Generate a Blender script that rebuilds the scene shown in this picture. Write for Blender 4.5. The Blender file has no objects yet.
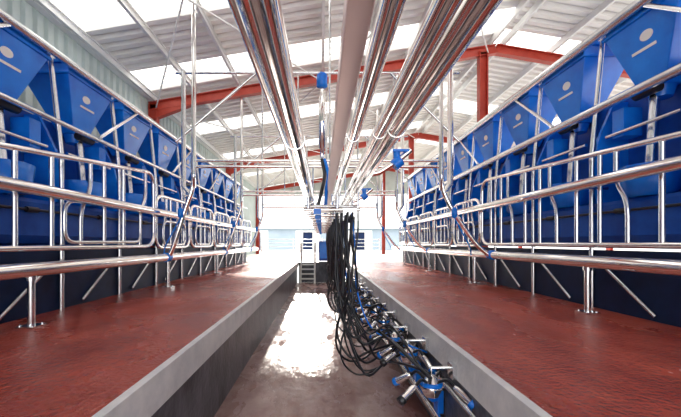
import bpy, math, random
from mathutils import Vector, Matrix
random.seed(4)
ZO=1.55   # eye height above pit floor; all z below are relative to eye
F=340.0

# ------------------------------------------------------------ materials
def mat(name, col, rough=.5, metal=0, var=None, scale=6, bump=0, rvar=0, stretch=(1,1,1), spec=.5, coat=0, rscale=None, bscale=None):
    m=bpy.data.materials.new(name); m.use_nodes=True
    nt=m.node_tree; b=nt.nodes['Principled BSDF']
    b.inputs['Base Color'].default_value=(*col,1)
    b.inputs['Roughness'].default_value=rough
    b.inputs['Metallic'].default_value=metal
    b.inputs['Specular IOR Level'].default_value=spec
    b.inputs['Coat Weight'].default_value=coat
    b.inputs['Coat Roughness'].default_value=.15
    tc=nt.nodes.new('ShaderNodeTexCoord'); mp=nt.nodes.new('ShaderNodeMapping')
    mp.inputs['Scale'].default_value=stretch
    nt.links.new(tc.outputs['Object'],mp.inputs['Vector'])
    def noise(sc):
        n=nt.nodes.new('ShaderNodeTexNoise'); n.inputs['Scale'].default_value=sc
        n.inputs['Detail'].default_value=6; n.inputs['Roughness'].default_value=.6
        nt.links.new(mp.outputs[0],n.inputs['Vector']); return n
    n=noise(scale)
    if var:
        cr=nt.nodes.new('ShaderNodeValToRGB')
        cr.color_ramp.elements[0].position=.35; cr.color_ramp.elements[1].position=.68
        cr.color_ramp.elements[0].color=(*col,1); cr.color_ramp.elements[1].color=(*var,1)
        nt.links.new(n.outputs['Fac'],cr.inputs[0]); nt.links.new(cr.outputs[0],b.inputs['Base Color'])
    if rvar:
        nr=noise(rscale) if rscale else n
        mr=nt.nodes.new('ShaderNodeMapRange')
        mr.inputs['From Min'].default_value=.38; mr.inputs['From Max'].default_value=.62
        mr.inputs['To Min'].default_value=max(.03,rough-rvar); mr.inputs['To Max'].default_value=rough+rvar
        nt.links.new(nr.outputs['Fac'],mr.inputs['Value']); nt.links.new(mr.outputs[0],b.inputs['Roughness'])
    if bump:
        n2=nt.nodes.new('ShaderNodeTexNoise'); n2.inputs['Scale'].default_value=bscale or scale*7; n2.inputs['Detail'].default_value=5
        nt.links.new(tc.outputs['Object'],n2.inputs['Vector'])
        bp=nt.nodes.new('ShaderNodeBump'); bp.inputs['Strength'].default_value=bump; bp.inputs['Distance'].default_value=.02
        nt.links.new(n2.outputs['Fac'],bp.inputs['Height']); nt.links.new(bp.outputs[0],b.inputs['Normal'])
    return m
M={}
M['galv']=mat('galvanised',(.74,.76,.78),.22,1,var=(.84,.85,.86),scale=6,rvar=.04)
M['chrome']=mat('stainless',(.95,.93,.91),.08,1,rvar=.03,scale=5)
M['blue']=mat('blue_plastic',(.005,.155,.72),.26,0,var=(.010,.24,.88),scale=3)
M['bluedk']=mat('blue_panel',(.004,.05,.30),.4,0,var=(.007,.09,.46),scale=3,spec=.3)  # darker blue imitates shadow on the stall back panels and troughs
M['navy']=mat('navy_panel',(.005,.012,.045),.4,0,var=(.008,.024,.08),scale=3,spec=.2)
M['black']=mat('black_rubber',(.010,.011,.016),.3)
M['white']=mat('white_paint',(.85,.85,.83),.5)
M['red_floor']=mat('red_rubber_floor',(.27,.030,.016),.27,0,var=(.50,.095,.06),scale=1.6,bump=.75,rvar=.16,stretch=(1,.6,1),spec=.5,rscale=1.1,bscale=34)  # lighter patches paint in sheen on top of the rubber's own mottling
M['pit']=mat('wet_concrete',(.20,.085,.075),.21,0,var=(.50,.36,.34),scale=1.8,bump=.45,rvar=.17,stretch=(1.5,.6,1),rscale=1.3,bscale=8)
M['kerb']=mat('concrete_kerb',(.62,.61,.61),.38,0,var=(.82,.79,.77),scale=5,bump=.2)
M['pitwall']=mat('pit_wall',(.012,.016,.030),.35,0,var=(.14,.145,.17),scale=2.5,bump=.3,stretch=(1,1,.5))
M['steelred']=mat('red_oxide_steel',(.40,.03,.015),.45,0,var=(.50,.055,.028),scale=4)
M['cladding']=mat('cladding',(.48,.56,.54),.5,0,var=(.60,.67,.64),scale=2)
M['roof']=mat('roof_sheet',(.86,.84,.80),.4,0,var=(.92,.90,.87),scale=1.2)
M['purlin']=mat('purlin_steel',(.80,.80,.79),.45,.1)
M['beige']=mat('beige_beam',(.72,.53,.50),.3,.5)
M['ground']=mat('yard_concrete',(.5,.49,.46),.7,0,var=(.62,.6,.57),scale=1)
M['shed']=mat('far_shed',(.30,.38,.46),.6,0,var=(.36,.44,.52),scale=1)
sk=bpy.data.materials.new('skylight_polycarbonate'); sk.use_nodes=True
nt=sk.node_tree; nt.nodes.clear()
o=nt.nodes.new('ShaderNodeOutputMaterial'); t=nt.nodes.new('ShaderNodeBsdfTranslucent'); tr=nt.nodes.new('ShaderNodeBsdfTransparent')
t.inputs[0].default_value=(.74,.74,.72,1); mx=nt.nodes.new('ShaderNodeMixShader'); mx.inputs[0].default_value=.04
nt.links.new(t.outputs[0],mx.inputs[1]); nt.links.new(tr.outputs[0],mx.inputs[2]); nt.links.new(mx.outputs[0],o.inputs[0])
M['sky']=sk

# ------------------------------------------------------------ mesh builder
class MB:
    def __init__(s,name): s.n=name; s.v=[]; s.f=[]; s.fm=[]; s.sm=[]; s.m=[]
    def mi(s,k):
        if k not in s.m: s.m.append(k)
        return s.m.index(k)
    def add(s,vs,fs,k,smooth=False):
        b=len(s.v); i=s.mi(k)
        s.v+= [tuple(v) for v in vs]
        for f in fs: s.f.append([b+a for a in f]); s.fm.append(i); s.sm.append(smooth)
    def tube(s,pts,r,k,seg=10,closed=False,cap=True):
        pts=[Vector(p) for p in pts]; n=len(pts)
        rs=r if isinstance(r,(list,tuple)) else [r]*n
        T=[]
        for i in range(n):
            a=pts[i-1] if (i>0 or closed) else pts[i]
            b=pts[(i+1)%n] if (i<n-1 or closed) else pts[i]
            d=(b-a); T.append(d.normalized() if d.length>1e-9 else Vector((0,0,1)))
        up=Vector((0,0,1)) if abs(T[0].z)<.9 else Vector((1,0,0))
        N=(up-T[0]*up.dot(T[0])).normalized()
        vs=[];fs=[]
        for i in range(n):
            N=N-T[i]*N.dot(T[i])
            N=N.normalized() if N.length>1e-6 else T[i].orthogonal().normalized()
            B=T[i].cross(N)
            for j in range(seg):
                a=2*math.pi*j/seg
                vs.append(pts[i]+(N*math.cos(a)+B*math.sin(a))*rs[i])
        m=n if closed else n-1
        for i in range(m):
            for j in range(seg):
                a=i*seg+j;b=i*seg+(j+1)%seg;i2=((i+1)%n)*seg
                fs.append((a,b,i2+(j+1)%seg,i2+j))
        s.add(vs,fs,k,True)
        if cap and not closed:
            s.add(vs[:seg],[tuple(range(seg))[::-1]],k); s.add(vs[-seg:],[tuple(range(seg))],k)
    def lathe(s,o,d,prof,k,seg=14):
        o=Vector(o); d=Vector(d).normalized()
        s.tube([o+d*t for t,_ in prof],[r for _,r in prof],k,seg)
    def box(s,c,z,k,R=None):
        c=Vector(c); h=Vector(z)/2; vs=[]
        for x in(-1,1):
            for y in(-1,1):
                for w in(-1,1):
                    v=Vector((x*h.x,y*h.y,w*h.z))
                    vs.append(c+(R@v if R else v))
        s.add(vs,[(0,1,3,2),(4,6,7,5),(0,4,5,1),(2,3,7,6),(0,2,6,4),(1,5,7,3)],k)
    def hexa(s,bot,top,k):
        vs=[Vector(p) for p in bot]+[Vector(p) for p in top]
        s.add(vs,[(3,2,1,0),(4,5,6,7),(0,1,5,4),(1,2,6,5),(2,3,7,6),(3,0,4,7)],k)
    def sweep(s,p0,p1,sec,k,up=(0,0,1)):
        p0=Vector(p0);p1=Vector(p1);d=(p1-p0).normalized();u=Vector(up)
        u=(u-d*u.dot(d)).normalized();w=d.cross(u);n=len(sec)
        vs=[p0+w*a+u*b for a,b in sec]+[p1+w*a+u*b for a,b in sec]
        fs=[(i,(i+1)%n,n+(i+1)%n,n+i) for i in range(n)]
        fs+=[tuple(range(n))[::-1],tuple(range(n,2*n))]
        s.add(vs,fs,k)
    def ibeam(s,p0,p1,w,h,t,k,up=(0,0,1)):
        a=w/2;b=h/2
        s.sweep(p0,p1,[(-a,-b),(a,-b),(a,-b+t),(t/2,-b+t),(t/2,b-t),(a,b-t),(a,b),(-a,b),(-a,b-t),(-t/2,b-t),(-t/2,-b+t),(-a,-b+t)],k,up)
    def build(s,bevel=0):
        me=bpy.data.meshes.new(s.n); me.from_pydata([(v[0],v[1],v[2]+ZO) for v in s.v],[],s.f)
        for k in s.m: me.materials.append(M[k])
        me.polygons.foreach_set('material_index',s.fm); me.polygons.foreach_set('use_smooth',s.sm)
        me.update()
        ob=bpy.data.objects.new(s.n,me); bpy.context.scene.collection.objects.link(ob)
        if bevel:
            b=ob.modifiers.new('bevel','BEVEL'); b.width=bevel; b.segments=2; b.limit_method='ANGLE'; b.angle_limit=math.radians(50)
        return ob
def fillet(pts,rad,n=5,closed=False):
    pts=[Vector(p) for p in pts]; out=[]; N=len(pts)
    for i,p in enumerate(pts):
        if not closed and i in(0,N-1): out.append(p); continue
        a=pts[i-1];b=pts[(i+1)%N]
        r1=min(rad,(a-p).length*.48); r2=min(rad,(b-p).length*.48)
        q0=p+(a-p).normalized()*r1;q2=p+(b-p).normalized()*r2
        for j in range(n+1):
            t=j/n; out.append(q0*(1-t)**2+p*2*t*(1-t)+q2*t*t)
    return out
def spline(pts,n=6):
    pts=[Vector(p) for p in pts]; P=[pts[0]*2-pts[1]]+pts+[pts[-1]*2-pts[-2]]; out=[]
    for i in range(1,len(P)-2):
        for j in range(n):
            t=j/n;a,b,c,d=P[i-1],P[i],P[i+1],P[i+2]
            out.append(.5*((2*b)+(c-a)*t+(2*a-5*b+4*c-d)*t*t+(3*b-a-3*c+d)*t**3))
    out.append(pts[-1]); return out

PF=-.75; FL=-1.55; Y0=-2.5; YE=13.4; YB=24.0; YR=-2.9
XL=-2.9; XR=3.1; PW=.945
# ------------------------------------------------------------ floors
b=MB('floor'); b.box((0,(Y0+YE)/2,FL-.05),(2*PW+.1,YE-Y0,.1),'pit'); b.build()
for sg,xo in((-1,XL-.25),(1,XR+.25)):
    b=MB('milking_platform')
    xi=sg*(PW+.03); 
    b.box(((xi+xo)/2,(Y0+YE)/2,PF-.06),(abs(xo-xi),YE-Y0,.12),'red_floor')
    b.box((sg*(PW+.015),(Y0+YE)/2,PF-.10+.004),(.05,YE-Y0,.208),'kerb')
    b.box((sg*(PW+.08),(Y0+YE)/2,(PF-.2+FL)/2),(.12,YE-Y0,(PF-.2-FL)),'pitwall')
    b.build()
b=MB('ground')
b.box((-24,(Y0+60)/2,PF-.08),(42.0,60-Y0,.12),'ground'); b.box((24,(Y0+60)/2,PF-.08),(41.6,60-Y0,.12),'ground')
b.box((0,YE+23.35,PF-.08),(6.5,46.6,.14),'ground')
b.build()
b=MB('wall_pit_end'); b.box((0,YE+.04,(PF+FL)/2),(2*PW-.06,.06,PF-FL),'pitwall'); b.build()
b=MB('step_ladder')
for x in(-.82,-.28): b.tube(fillet([(x,YE-.45,FL),(x,YE-.06,PF+.02),(x,YE-.02,PF+.75),(x,YE+.35,PF+.75),(x,YE+.35,PF)],.12,4),.035,'white',8)
for i in range(4):
    t=(i+1)/4.5; b.box((-.55,YE-.45+.38*t,FL+.8*t),(.52,.12,.05),'white')
b.build()
b=MB('electrical_cabinet'); b.box((.12,YE+.6,PF+.42),(.5,.35,.8),'bluedk'); b.box((.12,YE+.415,PF+.45),(.42,.02,.65),'blue'); b.box((.28,YE+.40,PF+.45),(.03,.02,.1),'galv');b.build(.01)

# ------------------------------------------------------------ roof & frame
LE=(-4.55,3.87); RG=(4.6,5.4); RE=(13.7,3.87)
def corr(name,pA,pB,ya,yb,skyr,pitch=.27,h=.085):
    b=MB(name); A=Vector((pA[0],0,pA[1]));B=Vector((pB[0],0,pB[1]))
    y=ya; cols=[]
    prof=[(0,0),(.42,0),(.52,1),(.90,1)]
    while y<yb:
        for f,u in prof: cols.append((y+f*pitch,u*h))
        y+=pitch
    nx=5
    for k in range(nx):
        a=A.lerp(B,k/nx); c=A.lerp(B,(k+1)/nx)
        vs=[];
        for yy,u in cols:
            vs.append((a.x,yy,a.z+u)); vs.append((c.x,yy,c.z+u))
        fr=[];fsn=[]
        for i in range(len(cols)-1):
            q=(2*i,2*i+1,2*i+3,2*i+2)
            issky=any(s0<=cols[i][0]<s1 and k in ks for s0,s1,ks in skyr)
            (fsn if issky else fr).append(q)
        b.add(vs,fr,'roof'); 
        if fsn: b.add(vs,fsn,'sky')
    return b.build()
skl=[(2.9,3.8,(0,1,2,3,4)),(5.3,6.2,(0,1,2)),(7.7,8.6,(0,1,2,3,4)),(11.3,12.2,(0,1,2,3,4)),(14.9,15.8,(0,1,2,3,4)),(19,19.9,(0,1,2,3,4))]
corr('ceiling',LE,RG,YR,YB,skl)
corr('ceiling_right_slope',RG,RE,YR,YB,[(4.2,5.2,(0,1,2,3)),(8.6,9.6,(0,1,2)),(12.6,13.6,(0,1,2)),(17,18,(0,1,2))])
b=MB('wall_gable_end')
b.add([(LE[0],YB,3.45),(RE[0],YB,3.45),(RE[0],YB,RE[1]),(RG[0],YB,RG[1]),(LE[0],YB,LE[1])],[(0,1,2,3,4)],'cladding'); b.build()
b=MB('wall_back_light_block')  # unseen half wall behind the camera, added to block flattening light
b.add([(LE[0],YR,2.3),(RE[0],YR,2.3),(RE[0],YR,RE[1]),(RG[0],YR,RG[1]),(LE[0],YR,LE[1])],[(0,1,2,3,4)],'cladding'); b.build()
b=MB('roof_frame')
for Y in(1.8,9.0,16.2,23.5):
    dz=-.28
    b.ibeam((LE[0],Y,LE[1]+dz),(RG[0],Y,RG[1]+dz),.16,.24,.02,'steelred')
    b.ibeam((RG[0],Y,RG[1]+dz),(RE[0],Y,RE[1]+dz),.16,.24,.02,'steelred')
    b.ibeam((LE[0]+.1,Y,PF-.02),(LE[0]+.1,Y,LE[1]-.2),.16,.22,.02,'steelred',(1,0,0))
    b.hexa([(LE[0],Y-.07,LE[1]-.6),(LE[0]+.15,Y-.07,LE[1]-.6),(LE[0]+.15,Y+.07,LE[1]-.6),(LE[0],Y+.07,LE[1]-.6)],
           [(LE[0],Y-.07,LE[1]-.35),(LE[0]+1.2,Y-.07,LE[1]-.2),(LE[0]+1.2,Y+.07,LE[1]-.2),(LE[0],Y+.07,LE[1]-.35)],'steelred')
    b.ibeam((4.25,Y,PF-.02),(4.25,Y,RG[1]-.35),.18,.22,.02,'steelred',(1,0,0))
    b.ibeam((RE[0],Y,PF-.02),(RE[0],Y,RE[1]-.2),.16,.22,.02,'steelred',(1,0,0))
b.build()
b=MB('roof_purlins')
csec=[(-.03,-.08),(.03,-.08),(.03,-.06),(-.01,-.06),(-.01,.06),(.03,.06),(.03,.08),(-.03,.08)]
for A,B,n in((LE,RG,8),(RG,RE,7)):
    for i in range(n+1):
        t=(i+.15)/(n+.3); x=A[0]+(B[0]-A[0])*t; z=A[1]+(B[1]-A[1])*t-.09
        b.sweep((x,YR,z),(x,YB,z),csec,'purlin')
b.build()
b=MB('roof_bracing')
for ya,yb in((1.8,9.0),(9.0,16.2),(16.2,23.5)):
    for xa,xb in((-4.4,0),(0,4.4)):
        za=LE[1]+(xa-LE[0])*.167-.35; zb=LE[1]+(xb-LE[0])*.167-.35
        b.tube([(xa,ya,za),(xb,yb,zb)],.018,'white',6); b.tube([(xb,ya,zb),(xa,yb,za)],.018,'white',6)
b.build()
b=MB('wall_left'); y=YR; cols=[]
while y<YB:
    for f,u in((0,0),(.5,0),(.62,1),(.88,1)): cols.append((y+f*.22,u*.05))
    y+=.22
vs=[]
for yy,u in cols: vs+=[(LE[0]-.02-u,yy,PF),(LE[0]-.02-u,yy,LE[1]+.03)]
b.add(vs,[(2*i,2*i+1,2*i+3,2*i+2) for i in range(len(cols)-1)],'cladding'); b.build()
b=MB('trim_eaves'); b.sweep((LE[0]+.06,YR,LE[1]-.05),(LE[0]+.06,YB,LE[1]-.05),[(-.06,-.1),(.06,-.1),(.06,.1),(-.06,.1)],'white'); b.build()

# ------------------------------------------------------------ rails & posts
for sg,X,zu,zl,st,sp in((-1,2.6,.49,-.24,3.04,2.7),(1,2.85,.64,-.2,3.65,2.7)):
    x=sg*X; b=MB('guard_rail')
    b.tube([(x,Y0,zu),(x,YE+.2,zu)],.058,'chrome',18)
    b.tube([(x,Y0,zl),(x,YE+.2,zl)],.066,'chrome',18)
    y=st-2.7*2
    while y<YE:
        b.tube([(x,y,PF),(x,y,zl)],.03,'galv',12)
        b.box((x,y,PF+.008),(.16,.16,.016),'galv')
        for dx in(-.055,.055):
            for dy in(-.055,.055): b.lathe((x+dx,y+dy,PF+.01),(0,0,1),[(0,.012),(.02,.012)],'galv',6)
        b.tube([(x,y,zl-.095),(x,y,zl-.05)],.042,'galv',12)
        b.tube([(x,y+.2,zu),(x+sg*.38,y+.2,zu-.02)],.022,'galv',8)
        b.tube([(x,y+.2,zl),(x+sg*.38,y+.2,zl+.02)],.022,'galv',8)
        y+=sp
    b.build()
# ------------------------------------------------------------ gates
def gate(name,A,B,z0a,z0b,z1a,z1b,bars,r=.026,inner=True):
    b=MB(name); A=Vector(A);B=Vector(B)
    o=.03*(-1 if A.x>0 else 1)
    def p(u,v,off=0):
        q=A.lerp(B,u); return Vector((q.x+off,q.y,(z0a+(z0b-z0a)*u)*(1-v)+(z1a+(z1b-z1a)*u)*v))
    b.tube(fillet([p(0,0),p(1,0),p(1,1),p(0,1)],.25,6,True),r*1.15,'chrome',12,True)
    for i in range(1,bars):
        u=i/bars
        if i%3==1: b.tube(fillet([p(u,0),p(u,.45),p(u+.4/bars,.65),p(u+.4/bars,1)],.15,4),r*.9,'galv',10)
        else: b.tube([p(u,0),p(u,1)],r*.9,'galv',10)
    if inner:
        n=max(1,bars//4)
        for i in range(n):
            u0=(i+.15)/n;u1=(i+.80)/n
            b.tube(fillet([p(u0,.06,o),p(u1,.06,o),p(u1,.52,o),p(u0,.52,o)],.14,5,True),r*.8,'galv',10,True)
    return b.build()
gate('stall_gate',(-2.76,1.0,0),(-2.70,5.45,0),-.05,-.05,.62,1.12,11)
gate('stall_gate',(3.0,1.0,0),(2.97,6.3,0),-.02,-.02,.78,1.15,16,inner=False)
for k in range(5): gate('stall_gate',(-2.75,5.6+k*1.5,0),(-2.73,6.98+k*1.5,0),-.08,-.08,.8,.8,5)
for k in range(5): gate('stall_gate',(3.0,6.45+k*1.35,0),(2.99,7.7+k*1.35,0),-.05,-.05,.85,.85,5)

# ------------------------------------------------------------ feed stalls
def ring(x0,x1,y0,y1,z): return [(x0,y0,z),(x1,y0,z),(x1,y1,z),(x0,y1,z)]
for sg,X,k,st in((-1,2.98,1.0,3.3),(1,3.18,1.13,3.42)):
    b=MB('feed_stall_row')
    b.box((sg*(X+.02),(Y0+YE)/2,(PF+.0+.0)/2-.04),(.04,YE-Y0,-PF-.08),'navy')  # blue panel coloured navy, wall shadow below the lower rail painted in
    b.box((sg*(X+.40),(Y0+YE)/2,.72*k),(.04,YE-Y0,1.55*k),'bluedk')
    tr=[(0,.08),(.0,.42),(.03,.46),(.40,.46),(.40,.0),(.06,.0)]
    b.add([(sg*(X+a),y,c) for y in(Y0,YE) for a,c in tr],[(i,(i+1)%6,6+(i+1)%6,6+i) for i in range(6)]+[(0,1,2,3,4,5),(6,7,8,9,10,11)],'bluedk')
    sp=1.1
    ys=[]
    y=st-sp*4
    while y<YE-.3: ys.append(y); y+=sp
    for y in ys:
        ym=y+sp/2
        pr=[(0,.46),(.40,.46),(.40,1.45*k),(.22,1.45*k),(.03,1.05*k),(-.03,.75)]
        vs=[(sg*(X+a),ym+d,c) for d in(-.02,.02) for a,c in pr]
        b.add(vs,[(0,1,2,3,4,5),(11,10,9,8,7,6)]+[(j,(j+1)%6,6+(j+1)%6,6+j) for j in range(6)],'blue')
        b.tube([(sg*(X-.03),ym,PF),(sg*(X-.03),ym,1.0),(sg*(X+.06),ym-.05,2.12*k)],.026,'galv',10)
        b.tube([(sg*(X-.02),ym-.75,PF+.05),(sg*(X-.05),ym-.15,-.22)],.02,'galv',8)
        b.lathe((sg*(X+.12),y,.47),(0,0,1),[(0,.15),(.05,.22),(.30,.25),(.31,.23),(.08,.18)],'blue',16)
        b.tube([(sg*(X+.18),y,1.42*k),(sg*(X+.16),y,1.2*k),(sg*(X+.12),y,.72)],.045,'galv',10)
        b.tube([(sg*(X+.02),y-.4,1.05*k),(sg*(X+.02),y+.4,1.05*k)],.02,'galv',8)
        b.box((sg*(X+.14),y+.28,1.15*k),(.2,.14,.3),'blue')
        b.lathe((sg*(X-.02),y+.1,.34),(0,1,0),[(0,.03),(.14,.03)],'black',8)
    b.tube([(sg*(X-.02),Y0,.34),(sg*(X-.02),YE,.34)],.014,'black',8)
    b.tube([(sg*(X-.06),Y0,2.08*k),(sg*(X-.06),YE,2.08*k)],.045 if sg<0 else .058,'galv',14)
    b.tube([(sg*(X-.02),Y0,1.36*k),(sg*(X-.02),YE,1.36*k)],.03 if sg<0 else .05,'galv',12)
    for q,y in enumerate(ys):
        if q%2==1: b.tube([(sg*(X-.05),y+.1,1.4*k),(sg*(X-.05),y+1.0,2.06*k)],.022,'galv',8)
    b.build()
    for y in ys:
        h=MB('feed_hopper'); z0=1.38*k; z1=2.0*k; z2=2.12*k
        a=X+.02; w=.40
        h.hexa(ring(sg*(a+.12),sg*(a+.32),y-.13,y+.13,z0),ring(sg*(a-.02),sg*(a+.55),y-w,y+w,z1),'blue')
        h.hexa(ring(sg*(a-.02),sg*(a+.55),y-w,y+w,z1+.001),ring(sg*(a-.02),sg*(a+.55),y-w,y+w,z2),'blue')
        h.box((sg*(a+.265),y,z1+.01),(.62,2*w+.05,.035),'blue')
        h.box((sg*(a+.265),y,z2+.02),(.62,2*w+.05,.04),'blue')
        h.lathe((sg*(a+.21),y,z0-.10),(0,0,1),[(0,.09),(.1,.12)],'blue',12)
        h.lathe((sg*(a+.07),y-.12,z0-.03),(0,1,0),[(0,.055),(.24,.055)],'black',12)
        n=Vector((-sg*(z1-z0),0,-.14)).normalized()
        def fp(u,v):
            return Vector((sg*(a+.12-.14*v),y+u,z0+(z1-z0)*v))+n*.006
        cs=[fp(.07*math.cos(t*math.pi/8)-.05,.72+.07*math.sin(t*math.pi/8)) for t in range(16)]
        h.add(cs,[tuple(range(16))],'white')
        h.add([fp(-.13,.54),fp(.13,.54),fp(.13,.58),fp(-.13,.58)],[(0,1,2,3)],'white')
        h.build(.008)

# ------------------------------------------------------------ overhead pipes
def longpipe(name,x,z,r,m='chrome',ya=-1.5,yb=12.6,cl=True):
    b=MB(name); b.tube([(x,ya,z),(x,yb,z)],r,m,24)
    y=ya+.9
    while cl and y<yb:
        b.tube([(x,y-.02,z),(x,y+.02,z)],r*1.05,'galv',24); y+=2.4
    return b.build()
longpipe('milk_pipeline',-.142,.54,.05)
longpipe('wash_line',-.205,.56,.013,cl=False)
longpipe('milk_pipeline',.165,.56,.03)
longpipe('vacuum_pipeline',.30,.58,.033)
longpipe('vacuum_pipeline',.39,.60,.046)
b=MB('pipe_support_beam'); b.box((.135,5.5,.88),(.10,14,.10),'beige');  # flat pink-beige beam above the pipes, not a duct
for Y in(5.9,9.3,12.1):
    b.tube([(.135,Y,.9),(.135,Y,4.5)],.018,'galv',8)
b.build(.008)
for Y in (5.7,9.1,12.3):
    b=MB('pipe_support_frame')
    zc=1.38; xl=-2.15; xr=2.0
    for dz in(0,.1): b.tube([(xl,Y,zc-dz),(xr,Y,zc-dz)],.026,'chrome',10)
    roofl=LE[1]+(xl-LE[0])*.167-.15; roofr=LE[1]+(xr-LE[0])*.167-.15
    b.tube(spline(fillet([(xl,Y,roofl),(xl,Y,.95),(-2.3,Y,.55),(-2.5,Y,-.1),(-2.6,Y,-.28)],.2),2),.038,'chrome',12)
    b.tube([(xl-.17,Y,2.9),(xl-.17,Y,.95),(xl-.05,Y,.8)],.038,'galv',12)
    b.tube(spline(fillet([(xr,Y,roofr),(xr,Y,.95),(2.15,Y,.6),(2.6,Y,-.05),(2.85,Y,-.24)],.2),2),.038,'chrome',12)
    b.tube([(xr+.15,Y,2.9),(xr+.15,Y,1.0),(xr+.05,Y,.85)],.05,'chrome',12)
    b.tube([(xl-.3,Y,1.7),(xl+1.05,Y,2.85)],.024,'galv',8)
    b.tube([(xr+.3,Y,1.7),(xr-.85,Y,2.85)],.024,'galv',8)
    b.tube([(xl-.3,Y,2.85),(xr+.3,Y,2.85)],.022,'galv',8)
    for x in(-1.0,-.4,.6,1.2): b.tube([(x,Y,zc),(x,Y,2.85)],.012,'galv',6)
    for x in(-.15,.165,.30,.39): b.tube([(x,Y,zc-.1),(x,Y,.58)],.012,'galv',6)
    for x in(xl,xr):
        b.tube([(x,Y,zc-.16),(x,Y,zc+.06)],.05,'galv',12)
    for x,z in((-2.6,-.24),(2.85,-.2)): b.tube([(x,Y-.06,z),(x,Y+.06,z)],.078,'blue',14)
    for x,s2 in((xl,-1),(xr,1)):
        b.lathe((x+s2*.20,Y-.05,.42),(0,0,1),[(0,.03),(.02,.045),(.14,.045),(.17,.02)],'blue')
        b.tube(spline([(x+s2*.20,Y-.05,.42),(x+s2*.3,Y-.15,.15),(x+s2*.42,Y-.12,-.05),(x+s2*.5,Y,-.2)]),.012,'blue',6)
    b.build()
b=MB('vacuum_regulator')
b.lathe((0,5.66,1.42),(0,0,1),[(0,.03),(.15,.03),(.16,.055),(1.0,.055),(1.05,.03),(1.2,.03)],'chrome')
b.lathe((0,5.66,2.58),(0,0,1),[(0,.04),(.02,.09),(.2,.09),(.25,.05)],'blue')
b.tube(spline([(0,5.6,1.38),(.04,5.5,1.1),(0,5.4,.85),(-.06,5.4,.6)]),.028,'black',8)
b.tube(spline([(.04,5.6,1.38),(.10,5.5,1.1),(.07,5.4,.85),(.05,5.4,.45)]),.028,'blue',8)
b.build()
def valve(x,y,z):
    b=MB('butterfly_valve')
    b.tube([(.39,y,.6),(.5,y,.62),(x,y,z),(x+.12,y,z+.1)],.025,'chrome',12)
    b.lathe((x-.03,y,z-.04),(.6,0,.5),[(0,.05),(.08,.05)],'blue'); b.lathe((x,y,z),(0,0,1),[(0,.03),(.08,.03)],'blue')
    b.box((x+.03,y-.02,z+.09),(.14,.035,.02),'blue'); b.build()
valve(.66,3.0,.72); valve(.62,5.0,.7)

# ------------------------------------------------------------ manifolds, hoses, clusters
for i in range(12):
    Y=3.7+i*.75
    b=MB('swing_arm_manifold')
    b.tube([(-.2,Y,.36),(.42,Y,.36)],.02,'chrome',10)
    b.tube([(-.2,Y+.2,.42),(.42,Y+.2,.42)],.016,'galv',8)
    for x in(-.15,.165,.39): b.tube([(x,Y,.36),(x,Y,.56)],.014,'galv',8)
    b.box((.3,Y,.33),(.14,.12,.09),'galv'); b.box((-.05,Y,.34),(.08,.08,.06),'blue')
    b.lathe((.3,Y,.29),(0,0,-1),[(0,.035),(.05,.035),(.07,.02)],'black')
    b.build()
def cluster(i,Y):
    b=MB('milking_cluster')
    c=Vector((.77,Y,-1.0+.02*math.sin(i*2.3)))
    b.box((.93,Y,c.z+.10),(.05,.10,.10),'galv'); b.tube([(.93,Y,c.z+.12),(c.x,Y,c.z+.12),(c.x,Y,c.z+.05)],.012,'galv',8)
    b.lathe(c+Vector((0,0,-.085)),(0,0,1),[(0,.02),(.01,.052),(.06,.074),(.10,.074),(.105,.058),(.14,.045),(.155,.018)],'chrome',16)
    b.lathe(c+Vector((0,0,.0)),(0,0,1),[(0,.079),(.024,.079)],'blue',16)
    for q in range(4):
        a=math.pi/4+q*math.pi/2+random.uniform(-.2,.2)
        d=Vector((math.cos(a)*.8-.25,math.sin(a)*.9,-.55+random.uniform(-.25,.3))).normalized()
        s0=c+Vector((math.cos(a)*.05,math.sin(a)*.05,.03)); s1=s0+Vector((math.cos(a)*.06,math.sin(a)*.07,.03))
        s2=s1+d*.06
        b.tube(spline([s0,s1,s2],4),.011,'black',8)
        b.lathe(s2,d,[(0,.012),(.02,.022),(.12,.026),(.13,.028)],'chrome',12)
        b.lathe(s2+d*.13,d,[(0,.031),(.03,.032),(.035,.022)],'blue' if q%2 else 'black',12)
    j=random.uniform
    Yt=max(Y,3.35); near=Y<3.0
    for q in range(5 if not near else 4):
        tx=.15+q*.05; ty=Yt+j(-.12,.12)
        low=-1.22+j(-.06,.45)+(.02 if near else 0); xm=.34+j(-.17,.14)
        Ym=Y*.35+Yt*.65
        pts=[(tx,ty,.30),(tx-.01,ty-.02,.05),(tx*.6+.11+j(-.08,.08),ty+j(-.1,.1),-.45),(xm-.08,Yt+j(-.15,.1),low+.25),(xm+.05,Ym+j(-.1,.1),low),
             (xm+.26,Ym+j(-.1,.1),low+.06),(c.x-.06,Y+j(-.03,.03),c.z+.1),(c.x,Y,c.z+.05)]
        b.tube(spline(pts,7),.0115 if q<3 else .009,'black',8)
    if i%3==1:
        pts=[(.3,Yt+.05,.30),(.33,Yt,-.1),(.36,Yt+.1,-.5),(.5,Yt,-.85),(.75,Y,-.9),(.93,Y,-.97)]
        b.tube(spline(pts,6),.008,'blue',8)
    b.build()
for i in range(15): cluster(i,2.4+i*.62)
b=MB('pit_service_line')
b.tube([(.90,Y0,-1.36),(.90,YE,-1.36)],.03,'chrome',12)
b.tube([(.915,Y0,-1.05),(.915,YE,-1.05)],.018,'galv',10)
y=2.09
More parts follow.
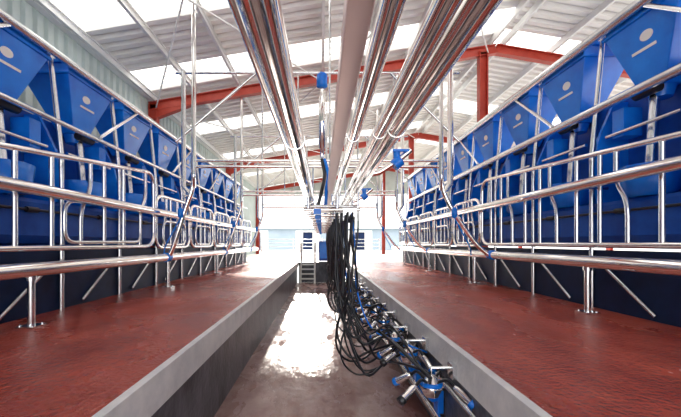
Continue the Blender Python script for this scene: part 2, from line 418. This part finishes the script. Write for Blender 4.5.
while y<YE-.5:
    b.lathe((.885,y,-1.26),(0,0,1),[(0,.02),(.02,.04),(.15,.04),(.18,.015)],'blue'); b.box((.93,y,-1.25),(.05,.10,.18),'blue'); y+=.62
b.build(.006)
b=MB('yard_gate')
for z in(-.5,-.25,0,.25): b.tube([(-4.2,YB-.3,z),(4.0,YB-.3,z)],.025,'galv',8)
for x in(-4.2,-2,0,2,4): b.tube([(x,YB-.3,PF),(x,YB-.3,.35)],.04,'galv',8)
b.build()
b=MB('farm_shed')
b.hexa([(-12,36,PF),(9,36,PF),(9,46,PF),(-12,46,PF)],[(-12,36,1.5),(9,36,1.5),(9,46,1.5),(-12,46,1.5)],'shed')
b.hexa([(-12.5,35.5,1.5),(9.5,35.5,1.5),(9.5,46.5,1.5),(-12.5,46.5,1.5)],[(-12.5,41,2.7),(9.5,41,2.7),(9.5,41.2,2.7),(-12.5,41.2,2.7)],'cladding')
for x in(-7,-1.5,4): 
    b.box((x,35.97,.3),(2.6,.06,2.05),'white'); b.box((x+.0,35.93,.2),(1.0,.06,1.85),'navy')
b.build()

# ------------------------------------------------------------ lights
w=bpy.data.worlds.new('World'); bpy.context.scene.world=w; w.use_nodes=True
bg=w.node_tree.nodes['Background']; bg.inputs[0].default_value=(1,.985,.965,1); bg.inputs[1].default_value=3.5
s=bpy.data.lights.new('sun','SUN'); s.energy=8.5; s.angle=.02; s.color=(1,.92,.82)
so=bpy.data.objects.new('sun',s); bpy.context.scene.collection.objects.link(so)
el=math.radians(14.5); az=math.radians(-3)
d=Vector((-math.sin(az)*math.cos(el),-math.cos(el)*math.cos(az),-math.sin(el)))
so.rotation_euler=d.to_track_quat('-Z','Y').to_euler()

cd=bpy.data.cameras.new('camera'); co=bpy.data.objects.new('camera',cd); bpy.context.scene.collection.objects.link(co)
co.location=(0,0,ZO); co.rotation_euler=(math.radians(90),0,0)
cd.sensor_width=36; cd.lens=F/681*36; cd.shift_x=18.5/681; cd.shift_y=34.5/681; cd.clip_start=.02
bpy.context.scene.camera=co
bpy.context.scene.view_settings.view_transform='Standard'
